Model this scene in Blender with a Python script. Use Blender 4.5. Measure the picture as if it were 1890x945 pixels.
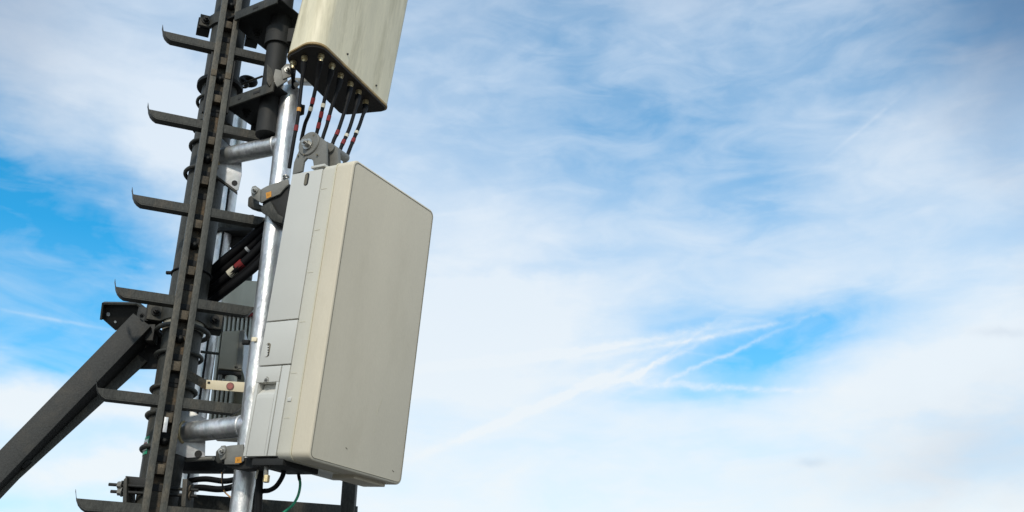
import bpy, bmesh, math, random
from mathutils import Vector, Matrix
random.seed(7)
PI = math.pi
SC = bpy.context.scene
for o in list(bpy.data.objects):
    bpy.data.objects.remove(o)

# ------------------------------------------------------------------ camera
F, PITCH, ROLL, CZ = 1919.7, 0.44743, 0.00618, 1.6
FW = Vector((0, math.cos(PITCH), math.sin(PITCH)))
_U = Vector((0, -math.sin(PITCH), math.cos(PITCH)))
_R = Vector((1, 0, 0))
RT = _R * math.cos(ROLL) + _U * math.sin(ROLL)
UP = _U * math.cos(ROLL) - _R * math.sin(ROLL)
cd = bpy.data.cameras.new('camera')
cam = bpy.data.objects.new('camera', cd)
SC.collection.objects.link(cam)
M3 = Matrix((RT, UP, -FW)).transposed()
cam.matrix_world = Matrix.Translation((0, 0, CZ)) @ M3.to_4x4()
cd.sensor_width = 36.0
cd.lens = F / 1890 * 36
cd.clip_start = 0.05
cd.clip_end = 20000
cd.dof.use_dof = True
cd.dof.focus_distance = 2.6
cd.dof.aperture_fstop = 18.0
SC.camera = cam

def ray(px, py):
    return FW + RT * ((px - 945) / F) + UP * ((472.5 - py) / F)
def P(px, py, y):            # point on the sight line at world distance y
    d = ray(px, py); d = d * (y / d.y); d.z += CZ
    return d
def PZ(px, py, z):           # point on the sight line at height z
    d = ray(px, py); d = d * ((z - CZ) / d.z); d.z += CZ
    return d
def PD(px, py, org, n):      # point on the plane (org, n)
    d = ray(px, py); c = Vector((0, 0, CZ))
    return c + d * ((org - c).dot(n) / d.dot(n))

# ------------------------------------------------------------------ sky
SUN_EL, SUN_AZ = math.radians(36), math.radians(186)     # azimuth measured from +Y, clockwise
W = bpy.data.worlds.new('World'); SC.world = W; W.use_nodes = True
wn, wl = W.node_tree.nodes, W.node_tree.links
wn.clear()
def nd(t, **k):
    n = wn.new(t)
    for a, b in k.items(): setattr(n, a, b)
    return n
def mth(op, a, b=None, c=None, clamp=False):
    n = nd('ShaderNodeMath', operation=op); n.use_clamp = clamp
    for i, v in enumerate((a, b, c)):
        if v is None: continue
        if isinstance(v, (int, float)): n.inputs[i].default_value = v
        else: wl.new(v, n.inputs[i])
    return n.outputs[0]
def vm(op, a, b=None):
    n = nd('ShaderNodeVectorMath', operation=op)
    for i, v in enumerate((a, b)):
        if v is None: continue
        if isinstance(v, (tuple, Vector)): n.inputs[i].default_value = v
        else: wl.new(v, n.inputs[i])
    return n.outputs['Value'] if op in ('LENGTH', 'DOT_PRODUCT') else n.outputs[0]
def mixc(f, a, b, mode='MIX'):
    n = nd('ShaderNodeMix', data_type='RGBA', blend_type=mode)
    for i, v in ((0, f), (6, a), (7, b)):
        if isinstance(v, (int, float)): n.inputs[i].default_value = v
        elif isinstance(v, tuple): n.inputs[i].default_value = (*v, 1)
        else: wl.new(v, n.inputs[i])
    return n.outputs[2]
tc = nd('ShaderNodeTexCoord')
dirn = vm('NORMALIZE', tc.outputs['Generated'])
sx = nd('ShaderNodeSeparateXYZ'); wl.new(dirn, sx.inputs[0])
az = mth('MULTIPLY', mth('ARCTAN2', sx.outputs[0], sx.outputs[1]), 180 / PI)
el = mth('MULTIPLY', mth('ARCSINE', sx.outputs[2]), 180 / PI)
cb = nd('ShaderNodeCombineXYZ'); wl.new(az, cb.inputs[0]); wl.new(el, cb.inputs[1])
AE = cb.outputs[0]
def noise(vec, scale, detail=5, rough=.55, sc=(1, 1, 1), rot=0, dist=0):
    mp = nd('ShaderNodeMapping'); wl.new(vec, mp.inputs[0])
    mp.inputs['Scale'].default_value = sc; mp.inputs['Rotation'].default_value = (0, 0, rot)
    n = nd('ShaderNodeTexNoise'); wl.new(mp.outputs[0], n.inputs['Vector'])
    n.inputs['Scale'].default_value = scale; n.inputs['Detail'].default_value = detail
    n.inputs['Roughness'].default_value = rough; n.inputs['Distortion'].default_value = dist
    return n
wrp = noise(AE, .16, 5, .6, sc=(.6, 1, 1))
warp = vm('MULTIPLY', vm('SUBTRACT', wrp.outputs['Color'], (.5, .5, .5)), (9, 6, 0))
AEW = vm('ADD', AE, warp)
wrp2 = noise(AE, 1.0, 4, .6)
AEC = vm('ADD', AE, vm('MULTIPLY', vm('SUBTRACT', wrp2.outputs['Color'], (.5, .5, .5)), (.8, .5, 0)))
def ae(px, py):
    d = ray(px, py).normalized()
    return math.degrees(math.atan2(d.x, d.y)), math.degrees(math.asin(d.z))
def blob(px, py, sx_, sy_, rot=0, vec=None):
    """soft elliptical patch of sky; sizes in hundredths of a radian-ish pixel units, rot in degrees (positive = rises to the right)"""
    a, e = ae(px, py)
    k = 1 / 33.5
    mp = nd('ShaderNodeMapping', vector_type='TEXTURE')
    wl.new(vec or AEW, mp.inputs[0])
    mp.inputs['Location'].default_value = (a, e, 0)
    mp.inputs['Rotation'].default_value = (0, 0, math.radians(rot))
    mp.inputs['Scale'].default_value = (sx_ * k / max(.5, math.cos(math.radians(e))), sy_ * k, 1)
    r = vm('LENGTH', mp.outputs[0])
    return mth('EXPONENT', mth('MULTIPLY', mth('MULTIPLY', r, r), -1))
def total(lst):
    acc = None
    for amp, b in lst:
        v = mth('MULTIPLY', b, amp)
        acc = v if acc is None else mth('ADD', acc, v)
    return acc
# blue gaps between the thin clouds
gaps = total([
    (1.35, blob(-20, 405, 230, 130, -20)), (.60, blob(60, 520, 240, 95, -15)), (.42, blob(250, 370, 190, 80, -35)),
    (.35, blob(60, 640, 200, 45, 0)), (.38, blob(60, 930, 170, 60, 0)), (.22, blob(150, 800, 130, 35, 8)),
    (.52, blob(1400, 655, 180, 55, 12, AEC)), (.26, blob(1340, 640, 330, 80, 8)), (.44, blob(1270, 586, 130, 30, 2, AEC)), (.40, blob(1500, 600, 140, 42, 16, AEC)),
    (.25, blob(1330, 725, 130, 18, 0, AEC)),
    (.30, blob(1870, 10, 220, 90, 0)), (.14, blob(1080, 90, 90, 160, 10)), (.16, blob(1500, 100, 260, 80, 0)),
    (.16, blob(1230, 230, 430, 190, -8)), (.12, blob(1000, 300, 260, 200, 0)), (.20, blob(1330, 300, 230, 95, -20)), (.10, blob(1600, 160, 100, 60, 0)), (.16, blob(1420, 370, 120, 60, 0)), (.06, blob(880, 90, 260, 110, 0)),
    (.16, blob(1110, 475, 100, 22, 0)), (.15, blob(1010, 520, 130, 18, 0)), (.14, blob(1800, 430, 150, 40, 10)),
    (.12, blob(1500, 800, 200, 25, 0)),
])
# denser veils
veil = total([
    (.32, blob(150, 170, 230, 100, -18)), (.25, blob(380, 260, 140, 110, -30)), (.30, blob(90, 722, 230, 34, 0)), (.26, blob(240, 850, 170, 34, 10)),
    (.35, blob(880, 620, 260, 110, 0)), (.26, blob(1750, 660, 230, 85, 22)), (.18, blob(1700, 230, 150, 70, 20)), (.14, blob(1220, 60, 80, 60, 40)),
    (.22, blob(900, 420, 160, 90, 0)), (.15, blob(1600, 500, 260, 40, 8)),
])
# old vapour trails, drifting apart
trail = total([
    (.28, blob(1120, 640, 330, 7, 6.5, AEC)), (.34, blob(1330, 618, 170, 5, 7, AEC)), (.40, blob(1345, 653, 130, 4, 19, AEC)), (.30, blob(1220, 668, 110, 5, 22, AEC)), (.2, blob(1240, 650, 90, 3.5, 30, AEC)),
    (.30, blob(1030, 735, 230, 8, 22, AEC)), (.42, blob(1340, 715, 120, 6, -6, AEC)), (.22, blob(90, 588, 130, 3, -1.5, AE)),
    (.10, blob(1600, 230, 85, 3.5, 27, AE)), (.2, blob(1180, 700, 120, 16, 0, AEC)),
])
n1 = noise(AE, .20, 6, .55, sc=(.5, 1.2, 1), rot=math.radians(12), dist=1.0)
n2 = noise(AE, .50, 5, .55, sc=(.38, 1.15, 1), rot=math.radians(16), dist=1.1)
n3 = noise(AE, .30, 5, .55, sc=(.45, 1.1, 1), rot=math.radians(-30), dist=.9)
n4 = noise(AE, 1.6, 5, .6, sc=(.45, 1.0, 1), rot=math.radians(-8), dist=1.2)
base = mth('MULTIPLY', el, -.0105)
base = mth('ADD', mth('MAXIMUM', base, -.5), 1.03)
def wgt(nz_, k): return mth('MULTIPLY', mth('SUBTRACT', nz_.outputs[0], .5), k)
nn = mth('ADD', mth('ADD', wgt(n1, .30), wgt(n2, .20)), mth('ADD', wgt(n3, .15), wgt(n4, .045)))
cov = mth('ADD', mth('ADD', base, nn), veil)
cov = mth('SUBTRACT', cov, gaps)
cov = mth('MINIMUM', cov, .97)
cov = mth('MAXIMUM', cov, 0)
wisp = mth('MULTIPLY', mth('MAXIMUM', mth('SUBTRACT', mth('ADD', mth('MULTIPLY', n2.outputs[0], .5), mth('MULTIPLY', n3.outputs[0], .5)), .44), 0), 1.25)
cov = mth('ADD', cov, mth('MULTIPLY', wisp, mth('SUBTRACT', 1.0, cov)))
trail = mth('MULTIPLY', trail, mth('ADD', mth('MULTIPLY', n4.outputs[0], 1.6), .05))
cov = mth('ADD', cov, trail)
cov = mth('MINIMUM', cov, 1.0)
# clear-sky colour from the physical sky
sky = nd('ShaderNodeTexSky', sky_type='NISHITA')
sky.sun_disc = False
sky.sun_elevation = SUN_EL
sky.sun_rotation = SUN_AZ
sky.altitude = 300; sky.air_density = 1.0; sky.dust_density = .4; sky.ozone_density = 3.0
SKYV = 0.10
clear = mixc(1.0, sky.outputs[0], (.30, 1.90, 2.15), 'MULTIPLY')
hz = nd('ShaderNodeMapRange'); wl.new(el, hz.inputs[0])
hz.inputs[1].default_value = 6; hz.inputs[2].default_value = 25; hz.inputs[3].default_value = .42; hz.inputs[4].default_value = 0
clear = mixc(hz.outputs[0], clear, (7.6, 8.9, 9.5))
bri = nd('ShaderNodeMapRange'); wl.new(el, bri.inputs[0])
bri.inputs[1].default_value = 10; bri.inputs[2].default_value = 42
bri.inputs[3].default_value = 0.0; bri.inputs[4].default_value = 1.0
low, high = (8.9, 9.45, 9.7), (6.9, 8.05, 9.5)
cl = mixc(bri.outputs[0], low, high)
shade = total([(.55, blob(1900, -20, 150, 170, 0)), (.16, blob(1890, 330, 60, 330, 0)), (.22, blob(1840, 850, 170, 70, 0)), (.16, blob(1230, -10, 500, 60, 0)),
               (.16, blob(1497, 853, 24, 8, 0, AEC)), (.14, blob(1850, 614, 45, 9, -10, AEC)), (.20, blob(0, 60, 120, 220, 0)), (.08, blob(1750, 800, 300, 70, 10))])
cl = mixc(mth('MINIMUM', shade, .8), cl, (2.2, 3.0, 4.6))
edge = total([(.62, blob(1960, -60, 230, 190, 0, AEC)), (.28, blob(-40, -60, 180, 190, 0, AEC))])  # lens falloff in the top corners, painted into the sky colour
mask = nd('ShaderNodeMix', data_type='RGBA')
wl.new(cov, mask.inputs[0]); wl.new(clear, mask.inputs[6]); wl.new(cl, mask.inputs[7])
bg = nd('ShaderNodeBackground'); bg.inputs[1].default_value = SKYV
wl.new(mixc(edge, mask.outputs[2], (.7, 1.5, 3.0)), bg.inputs[0])
wo = nd('ShaderNodeOutputWorld'); wl.new(bg.outputs[0], wo.inputs[0])

# ------------------------------------------------------------------ sun
sl = bpy.data.lights.new('sun', 'SUN'); sl.energy = 2.4; sl.angle = math.radians(4); sl.color = (1, .92, .79)
so = bpy.data.objects.new('sun', sl); SC.collection.objects.link(so)
sd = Vector((math.sin(SUN_AZ) * math.cos(SUN_EL), math.cos(SUN_AZ) * math.cos(SUN_EL), math.sin(SUN_EL)))
so.rotation_euler = (-sd).to_track_quat('-Z', 'Y').to_euler()
so.location = (0, 0, 20)
SC.view_settings.view_transform = 'Standard'; SC.view_settings.look = 'None'
SC.view_settings.exposure = 0.0; SC.view_settings.gamma = 1
SC.render.engine = 'CYCLES'

# ------------------------------------------------------------------ materials
def mat(name, col, rough=.5, metal=0, var=.15, vscale=12, bump=.15, bscale=60, stretch=(1, 1, 1), stain=None, stain_amt=.5, stain_scale=6, stain_lo=.52, streak=None, spec=None, spangle=0, rvar=.1, speck=.0, sscale=260):
    m = bpy.data.materials.new(name); m.use_nodes = True
    n, l = m.node_tree.nodes, m.node_tree.links
    b = n['Principled BSDF']
    geo = n.new('ShaderNodeNewGeometry')
    mp = n.new('ShaderNodeMapping'); mp.inputs['Scale'].default_value = stretch
    l.new(geo.outputs['Position'], mp.inputs[0])
    def nz(s, d=5, r=.6):
        t = n.new('ShaderNodeTexNoise'); l.new(mp.outputs[0], t.inputs['Vector'])
        t.inputs['Scale'].default_value = s; t.inputs['Detail'].default_value = d; t.inputs['Roughness'].default_value = r
        return t
    a = nz(vscale)
    cr = n.new('ShaderNodeValToRGB')
    cr.color_ramp.elements[0].position = .3; cr.color_ramp.elements[1].position = .7
    cr.color_ramp.elements[0].color = tuple(c * (1 - var) for c in col) + (1,)
    cr.color_ramp.elements[1].color = tuple(min(1, c * (1 + var)) for c in col) + (1,)
    l.new(a.outputs[0], cr.inputs[0])
    out = cr.outputs[0]
    if spangle:
        v = n.new('ShaderNodeTexVoronoi'); l.new(mp.outputs[0], v.inputs['Vector']); v.inputs['Scale'].default_value = 90
        mx = n.new('ShaderNodeMix'); mx.data_type = 'RGBA'; mx.blend_type = 'MULTIPLY'; mx.inputs[0].default_value = spangle
        l.new(out, mx.inputs[6]); l.new(v.outputs['Color'], mx.inputs[7])
        hs = n.new('ShaderNodeHueSaturation'); hs.inputs['Saturation'].default_value = .12; hs.inputs['Value'].default_value = 1.15
        l.new(mx.outputs[2], hs.inputs['Color']); out = hs.outputs[0]
    if stain:
        s = nz(stain_scale, 6, .68)
        r2 = n.new('ShaderNodeValToRGB')
        r2.color_ramp.elements[0].position = stain_lo; r2.color_ramp.elements[1].position = stain_lo + .14
        r2.color_ramp.elements[0].color = (0, 0, 0, 1); r2.color_ramp.elements[1].color = (stain_amt,) * 3 + (1,)
        l.new(s.outputs[0], r2.inputs[0])
        mx = n.new('ShaderNodeMix'); mx.data_type = 'RGBA'
        l.new(r2.outputs[0], mx.inputs[0]); l.new(out, mx.inputs[6]); mx.inputs[7].default_value = (*stain, 1)
        out = mx.outputs[2]
    if speck:
        sp = nz(sscale, 3, .7)
        r3 = n.new('ShaderNodeMapRange'); l.new(sp.outputs[0], r3.inputs[0])
        r3.inputs[1].default_value = .32; r3.inputs[2].default_value = .68; r3.inputs[3].default_value = 1 - speck; r3.inputs[4].default_value = 1 + speck
        mx = n.new('ShaderNodeMix'); mx.data_type = 'RGBA'; mx.blend_type = 'MULTIPLY'; mx.inputs[0].default_value = 1
        l.new(out, mx.inputs[6]); l.new(r3.outputs[0], mx.inputs[7]); out = mx.outputs[2]
    l.new(out, b.inputs['Base Color'])
    b.inputs['Metallic'].default_value = metal
    if spec is not None: b.inputs['Specular IOR Level'].default_value = spec
    rr = n.new('ShaderNodeMapRange'); l.new(a.outputs[0], rr.inputs[0])
    rr.inputs[3].default_value = max(.02, rough - rvar); rr.inputs[4].default_value = min(1, rough + rvar)
    l.new(rr.outputs[0], b.inputs['Roughness'])
    if bump:
        t = nz(bscale, 4)
        bp = n.new('ShaderNodeBump'); bp.inputs['Strength'].default_value = bump; bp.inputs['Distance'].default_value = .002
        l.new(t.outputs[0], bp.inputs['Height']); l.new(bp.outputs[0], b.inputs['Normal'])
    return m
M = dict(
    steel=mat('weathered_dark_steel', (.044, .044, .038), .6, .1, .35, 20, .4, 150, spec=.35, stain=(.11, .09, .065), stain_amt=.5, stain_scale=14, stretch=(1, 1, .35), speck=.35),
    rail=mat('weathered_rail_steel', (.068, .067, .057), .58, .1, .3, 25, .4, 160, spec=.35, stain=(.14, .115, .08), stain_amt=.5, stain_scale=20, stretch=(1, 1, .4), speck=.35),
    web=mat('rusty_rail_web', (.070, .060, .044), .75, .1, .5, 30, .5, 140, stain=(.15, .10, .055), stain_amt=.8, stain_scale=22, speck=.4),
    rust=mat('brown_rust', (.11, .088, .06), .8, .1, .5, 26, .5, 140, speck=.4), brace=mat('dark_brace_steel', (.027, .028, .027), .6, .1, .3, 14, .4, 150, stretch=(1, 1, 1), speck=.3, spec=.3, stain=(.06, .052, .040), stain_amt=.5, stain_scale=9), band=mat('pale_band_paint', (.30, .28, .22), .6),
    black=mat('black_steel', (.016, .016, .015), .7, .1, .3, 20, .3, 120),
    cable=mat('black_cable_rubber', (.006, .006, .007), .6, 0, .2, 20, .05, 100, spec=.2),
    galv=mat('galvanised_steel', (.56, .555, .53), .40, .86, .3, 14, .7, 70, spangle=.32, speck=.12, sscale=120, stain=(.36, .34, .28), stain_amt=.75, stain_scale=11, stain_lo=.57, stretch=(1, 1, .45), rvar=.12),
    plate=mat('dull_galvanised_plate', (.50, .53, .55), .5, .55, .15, 14, .3, 70, spangle=.25),
    cover=mat('beige_weathered_plastic', (.665, .595, .465), .55, 0, .05, 5, .12, 260, speck=.025, stain=(.50, .44, .32), stain_amt=.2, stain_scale=7, stain_lo=.50, stretch=(1, 1, .35), spec=.35),
    lip=mat('yellowed_beige_edge', (.62, .575, .44), .45, 0, .06, 8, .05, 200),
    bandm=mat('pale_beige_band', (.62, .585, .49), .52, 0, .04, 6, .1, 260, speck=.02),
    seam=mat('dark_seam_brown', (.16, .14, .10), .8, 0, .2, 20, 0),  # dark brown for seam lines, vent ovals, rivets and small marks
    housing=mat('pale_grey_housing', (.58, .57, .525), .5, 0, .04, 5, .06, 220),
    groove=mat('shadow_gap_black', (.02, .02, .02), .8, 0, 0, 10, 0),  # near-black colour standing in for the shade inside holes and slots
    radome=mat('yellowed_radome', (.76, .685, .49), .5, 0, .12, 17, .25, 120, speck=.05, stretch=(1, 1, .10), stain=(.52, .46, .30), stain_amt=.6, stain_scale=22, stain_lo=.5),
    brownedge=mat('brown_rusty_edge', (.30, .20, .08), .6, 0, .4, 25, .2, 100),
    under=mat('antenna_base_brown', (.020, .015, .011), .6, 0, .4, 18, .3, 100),
    brass=mat('tarnished_brass', (.55, .45, .26), .4, .7, .3, 60, .2, 200),
    bracket=mat('grey_cast_bracket', (.185, .18, .16), .55, .1, .15, 20, .35, 140, stain=(.12, .11, .10), stain_amt=.4, stain_scale=30),
    red=mat('red_tape', (.20, .014, .016), .7), white=mat('cream_tape', (.62, .58, .46), .5), orange=mat('orange_label', (.62, .27, .03), .5, 0, .1),
    mark=mat('label_print', (.10, .05, .01), .6),
    green=mat('green_sheath', (.01, .28, .14), .4), cream=mat('cream_plate', (.80, .70, .50), .5, 0, .08, 14, .1, 100, stain=(.5, .38, .22), stain_amt=.5, stain_scale=30, stain_lo=.6),
    rose=mat('faded_red_disc', (.42, .14, .12), .6, 0, .3, 60), pinkring=mat('dark_red_ring', (.20, .10, .08), .6),
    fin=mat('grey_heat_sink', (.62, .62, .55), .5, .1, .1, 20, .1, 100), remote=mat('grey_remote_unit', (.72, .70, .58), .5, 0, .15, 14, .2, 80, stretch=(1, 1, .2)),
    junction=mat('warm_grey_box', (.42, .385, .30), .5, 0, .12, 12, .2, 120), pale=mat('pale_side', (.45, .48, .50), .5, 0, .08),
    ground=mat('roof_gravel', (.09, .085, .078), .9, 0, .35, 9, .5, 60), sticker=mat('white_sticker', (.70, .72, .66), .4), copper=mat('amber_wire', (.45, .24, .08), .4),
    bolt=mat('zinc_bolt', (.42, .41, .38), .35, .8, .2, 60, .2, 100),
)

# ------------------------------------------------------------------ mesh helpers
def frame(d, hint=None):
    d = Vector(d).normalized()
    h = Vector(hint) if hint else (Vector((0, 0, 1)) if abs(d.z) < .9 else Vector((1, 0, 0)))
    a = (h - d * h.dot(d)).normalized()
    return a, d.cross(a)
class MB:
    def __init__(s): s.bm = bmesh.new()
    def poly(s, pts, ext, bevel=0, seg=2):
        """prism: polygon pts extruded along vector ext"""
        bm = bmesh.new()
        a = [bm.verts.new(p) for p in pts]; b = [bm.verts.new(Vector(p) + Vector(ext)) for p in pts]
        n = len(pts)
        bm.faces.new(a); bm.faces.new(b[::-1])
        for i in range(n): bm.faces.new((a[i], b[i], b[(i + 1) % n], a[(i + 1) % n]))
        bmesh.ops.recalc_face_normals(bm, faces=bm.faces)
        if bevel: bmesh.ops.bevel(bm, geom=bm.edges[:], offset=bevel, segments=seg, affect='EDGES', profile=.6, clamp_overlap=True)
        s.merge(bm); return s
    def merge(s, bm):
        me = bpy.data.meshes.new('t'); bm.to_mesh(me); bm.free(); s.bm.from_mesh(me); bpy.data.meshes.remove(me)
    def box(s, c, ax, ay, az_, bevel=.0015):
        """box centred at c with HALF vectors"""
        c, ax, ay, az_ = map(Vector, (c, ax, ay, az_))
        return s.poly([c - ax - ay - az_, c + ax - ay - az_, c + ax + ay - az_, c - ax + ay - az_], az_ * 2, bevel)
    def bar(s, p0, p1, w, t, hint=None, bevel=.0015):
        """bar from p0 to p1; w across hint direction, t across the other"""
        p0, p1 = Vector(p0), Vector(p1); a, b = frame(p1 - p0, hint)
        return s.box((p0 + p1) / 2, (p1 - p0) / 2, a * w / 2, b * t / 2, bevel)
    def tube(s, pts, r, seg=14, smooth=0, caps=True, taper=None):
        pts = [Vector(p) for p in pts]
        if smooth and len(pts) > 2:
            q = []
            for i in range(len(pts) - 1):
                p0 = pts[max(0, i - 1)]; p1 = pts[i]; p2 = pts[i + 1]; p3 = pts[min(len(pts) - 1, i + 2)]
                for k in range(smooth):
                    t = k / smooth
                    q.append(.5 * (2 * p1 + (p2 - p0) * t + (2 * p0 - 5 * p1 + 4 * p2 - p3) * t * t + (3 * p1 - p0 - 3 * p2 + p3) * t ** 3))
            q.append(pts[-1]); pts = q
        rs = r if isinstance(r, (list, tuple)) else [r] * len(pts)
        a = None; rings = []
        for i, p in enumerate(pts):
            d = (pts[min(i + 1, len(pts) - 1)] - pts[max(i - 1, 0)])
            if d.length < 1e-9: d = Vector((0, 0, 1))
            d.normalize()
            if a is None: a, b = frame(d)
            else:
                a = (a - d * a.dot(d)).normalized(); b = d.cross(a)
            rings.append([s.bm.verts.new(p + (a * math.cos(2 * PI * k / seg) + b * math.sin(2 * PI * k / seg)) * rs[i]) for k in range(seg)])
        for i in range(len(rings) - 1):
            for k in range(seg):
                s.bm.faces.new((rings[i][k], rings[i][(k + 1) % seg], rings[i + 1][(k + 1) % seg], rings[i + 1][k]))
        if caps: s.bm.faces.new(rings[0][::-1]); s.bm.faces.new(rings[-1])
        return s
    def cyl(s, p0, p1, r, seg=24): return s.tube([p0, p1], r, seg)
    def hollow(s, p0, p1, r, th, seg=32):
        """pipe with open ends and real wall thickness"""
        p0, p1 = Vector(p0), Vector(p1); a, b = frame(p1 - p0)
        R = []
        for p, q in ((p0, r), (p1, r), (p1, r - th), (p0, r - th)):
            R.append([s.bm.verts.new(p + (a * math.cos(2 * PI * k / seg) + b * math.sin(2 * PI * k / seg)) * q) for k in range(seg)])
        for i in range(4):
            A, B = R[i], R[(i + 1) % 4]
            for k in range(seg): s.bm.faces.new((A[k], A[(k + 1) % seg], B[(k + 1) % seg], B[k]))
        return s
    def ring(s, c, n, R, r, seg=40, rs=10, a0=0, a1=2 * PI, ex=(1, 1)):
        a, b = frame(n)
        full = abs(a1 - a0 - 2 * PI) < 1e-6
        m = seg if full else seg + 1
        pts = [Vector(c) + (a * math.cos(a0 + (a1 - a0) * i / seg) * ex[0] + b * math.sin(a0 + (a1 - a0) * i / seg) * ex[1]) * R for i in range(m)]
        if full: pts = pts + [pts[0]]
        s.tube(pts, r, rs); return s
    def hexa(s, c, n, r, h, seg=6):
        c = Vector(c); n = Vector(n).normalized()
        s.tube([c, c + n * h], r, seg); return s
    def done(s): return s.bm
def to_obj(name, mb, material, root=None, label=None):
    bm = mb.bm
    bmesh.ops.recalc_face_normals(bm, faces=bm.faces)
    off = root.location if root else Vector((0, 0, 0))
    # geometry is centred on the object's own origin
    xs = [v.co for v in bm.verts]
    c = sum(xs, Vector()) / max(1, len(xs))
    for v in bm.verts: v.co -= c
    me = bpy.data.meshes.new(name); bm.to_mesh(me); bm.free()
    for p in me.polygons: p.use_smooth = True
    me.set_sharp_from_angle(angle=math.radians(35))
    me.materials.append(M[material])
    o = bpy.data.objects.new(name, me); SC.collection.objects.link(o)
    while root is not None and root.parent is not None and off is root.location:
        break
    if root is not None:
        o.parent = root
        o.location = c - world_loc(root)
    else: o.location = c
    if label: o['label'] = label
    return o
def world_loc(o):
    v = Vector(o.location)
    while o.parent: o = o.parent; v = v + Vector(o.location)
    return v
part = to_obj
def thing(name, loc, label, cat, group=None):
    o = bpy.data.objects.new(name, None); SC.collection.objects.link(o)
    o.empty_display_size = .05; o.location = loc; o['label'] = label; o['category'] = cat
    if group: o['group'] = group
    return o
def tag(o, label, cat, group=None):
    o['label'] = label; o['category'] = cat
    if group: o['group'] = group
    return o
def dup(o, dloc, parent=None):
    c = o.copy(); SC.collection.objects.link(c); c.location = Vector(o.location) + Vector(dloc); c.parent = parent or o.parent
    return c
def boltset(root, c, n, r=.008, h=.008, name='bolt', m='bolt'):
    mb = MB(); mb.hexa(c, n, r * 1.5, h * .35, 14); mb.hexa(Vector(c) + Vector(n).normalized() * h * .35, n, r, h); mb.hexa(Vector(c) + Vector(n).normalized() * h * 1.3, n, r * .5, h * .7, 10)
    return part(name, mb, m, root)
Z = Vector((0, 0, 1))

# ------------------------------------------------------------------ ground
g = MB(); g.poly([(-400, -400, -.02), (400, -400, -.02), (400, 400, -.02), (-400, 400, -.02)], (0, 0, .02))
go = to_obj('ground', g, 'ground'); go['kind'] = 'structure'

# ------------------------------------------------------------------ main mast
MX = Vector((-.917, 2.71, 0)); MR = .053
def at_mast(z): return Vector((MX.x, MX.y, z))
mast = thing('mast', at_mast(0), 'thick dark weathered steel mast tube standing directly behind the climbing ladder', 'mast')
part('tube', MB().cyl(at_mast(0), at_mast(4.6), MR, 48), 'steel', mast)
part('base_plate', MB().box(at_mast(.012), (.14, 0, 0), (0, .14, 0), (0, 0, .012)), 'steel', mast)
def zpix(px, py, y): return P(px, py, y).z
# round clamp rings bent around the tube (left end pixel of each ring, tube radius)
rgs = [(363, 190, .0052), (355, 236, .0045), (350, 271, .006), (340, 322, .0062), (287, 612, .007), (286, 657, .0055), (278, 720, .006), (271, 768, .0065), (262, 830, .0065)]
for px, py, rr in rgs:
    z = zpix(px, py, 2.70)
    rad = MX.x - P(px, py, 2.71).x - rr
    rad = max(MR + rr * .8, min(rad, .075))
    part('clamp_ring', MB().ring(at_mast(z), Z, rad, rr), 'steel', mast)
z = zpix(367, 162, 2.70)
part('collar', MB().cyl(at_mast(z), at_mast(z + .012), .070, 40), 'black', mast)
z = zpix(330, 506, 2.70)
tie = MB(); tie.ring(at_mast(z), Z, MR + .002, .003); tie.box(at_mast(z) + Vector((-MR - .008, -.01, .004)), (.009, 0, 0), (0, .005, 0), (0, 0, .004))
part('cable_tie', tie, 'cable', mast)
# light band beneath the lower pipe clamp
z = zpix(310, 596, 2.66)
part('pale_band', MB().cyl(at_mast(z - .012), at_mast(z + .024), MR + .003, 40), 'band', mast)
# sticker on the left flank
st = MB(); st2 = MB(); st3 = MB()
z = zpix(272, 822, 2.68)
def patch(mb, a0, a1, z0, z1, r):
    k = 8; ps = []
    for i in range(k + 1):
        a = a0 + (a1 - a0) * i / k
        ps.append((MX.x + math.cos(a) * r, MX.y + math.sin(a) * r))
    for i in range(k):
        v = [mb.bm.verts.new((*ps[i], z0)), mb.bm.verts.new((*ps[i + 1], z0)), mb.bm.verts.new((*ps[i + 1], z1)), mb.bm.verts.new((*ps[i], z1))]
        mb.bm.faces.new(v)
a0, a1 = math.radians(188), math.radians(236)
patch(st, a0, a1, z - .026, z + .022, MR + .0012)
s1 = part('sticker', st, 'green', mast)
patch(st2, a0 + .03, a1 - .03, z - .016, z + .014, MR + .0020); part('print', st2, 'sticker', s1)
patch(st3, a0 + .12, a1 - .12, z - .004, z + .006, MR + .0027); part('symbol', st3, 'rose', s1)

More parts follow.
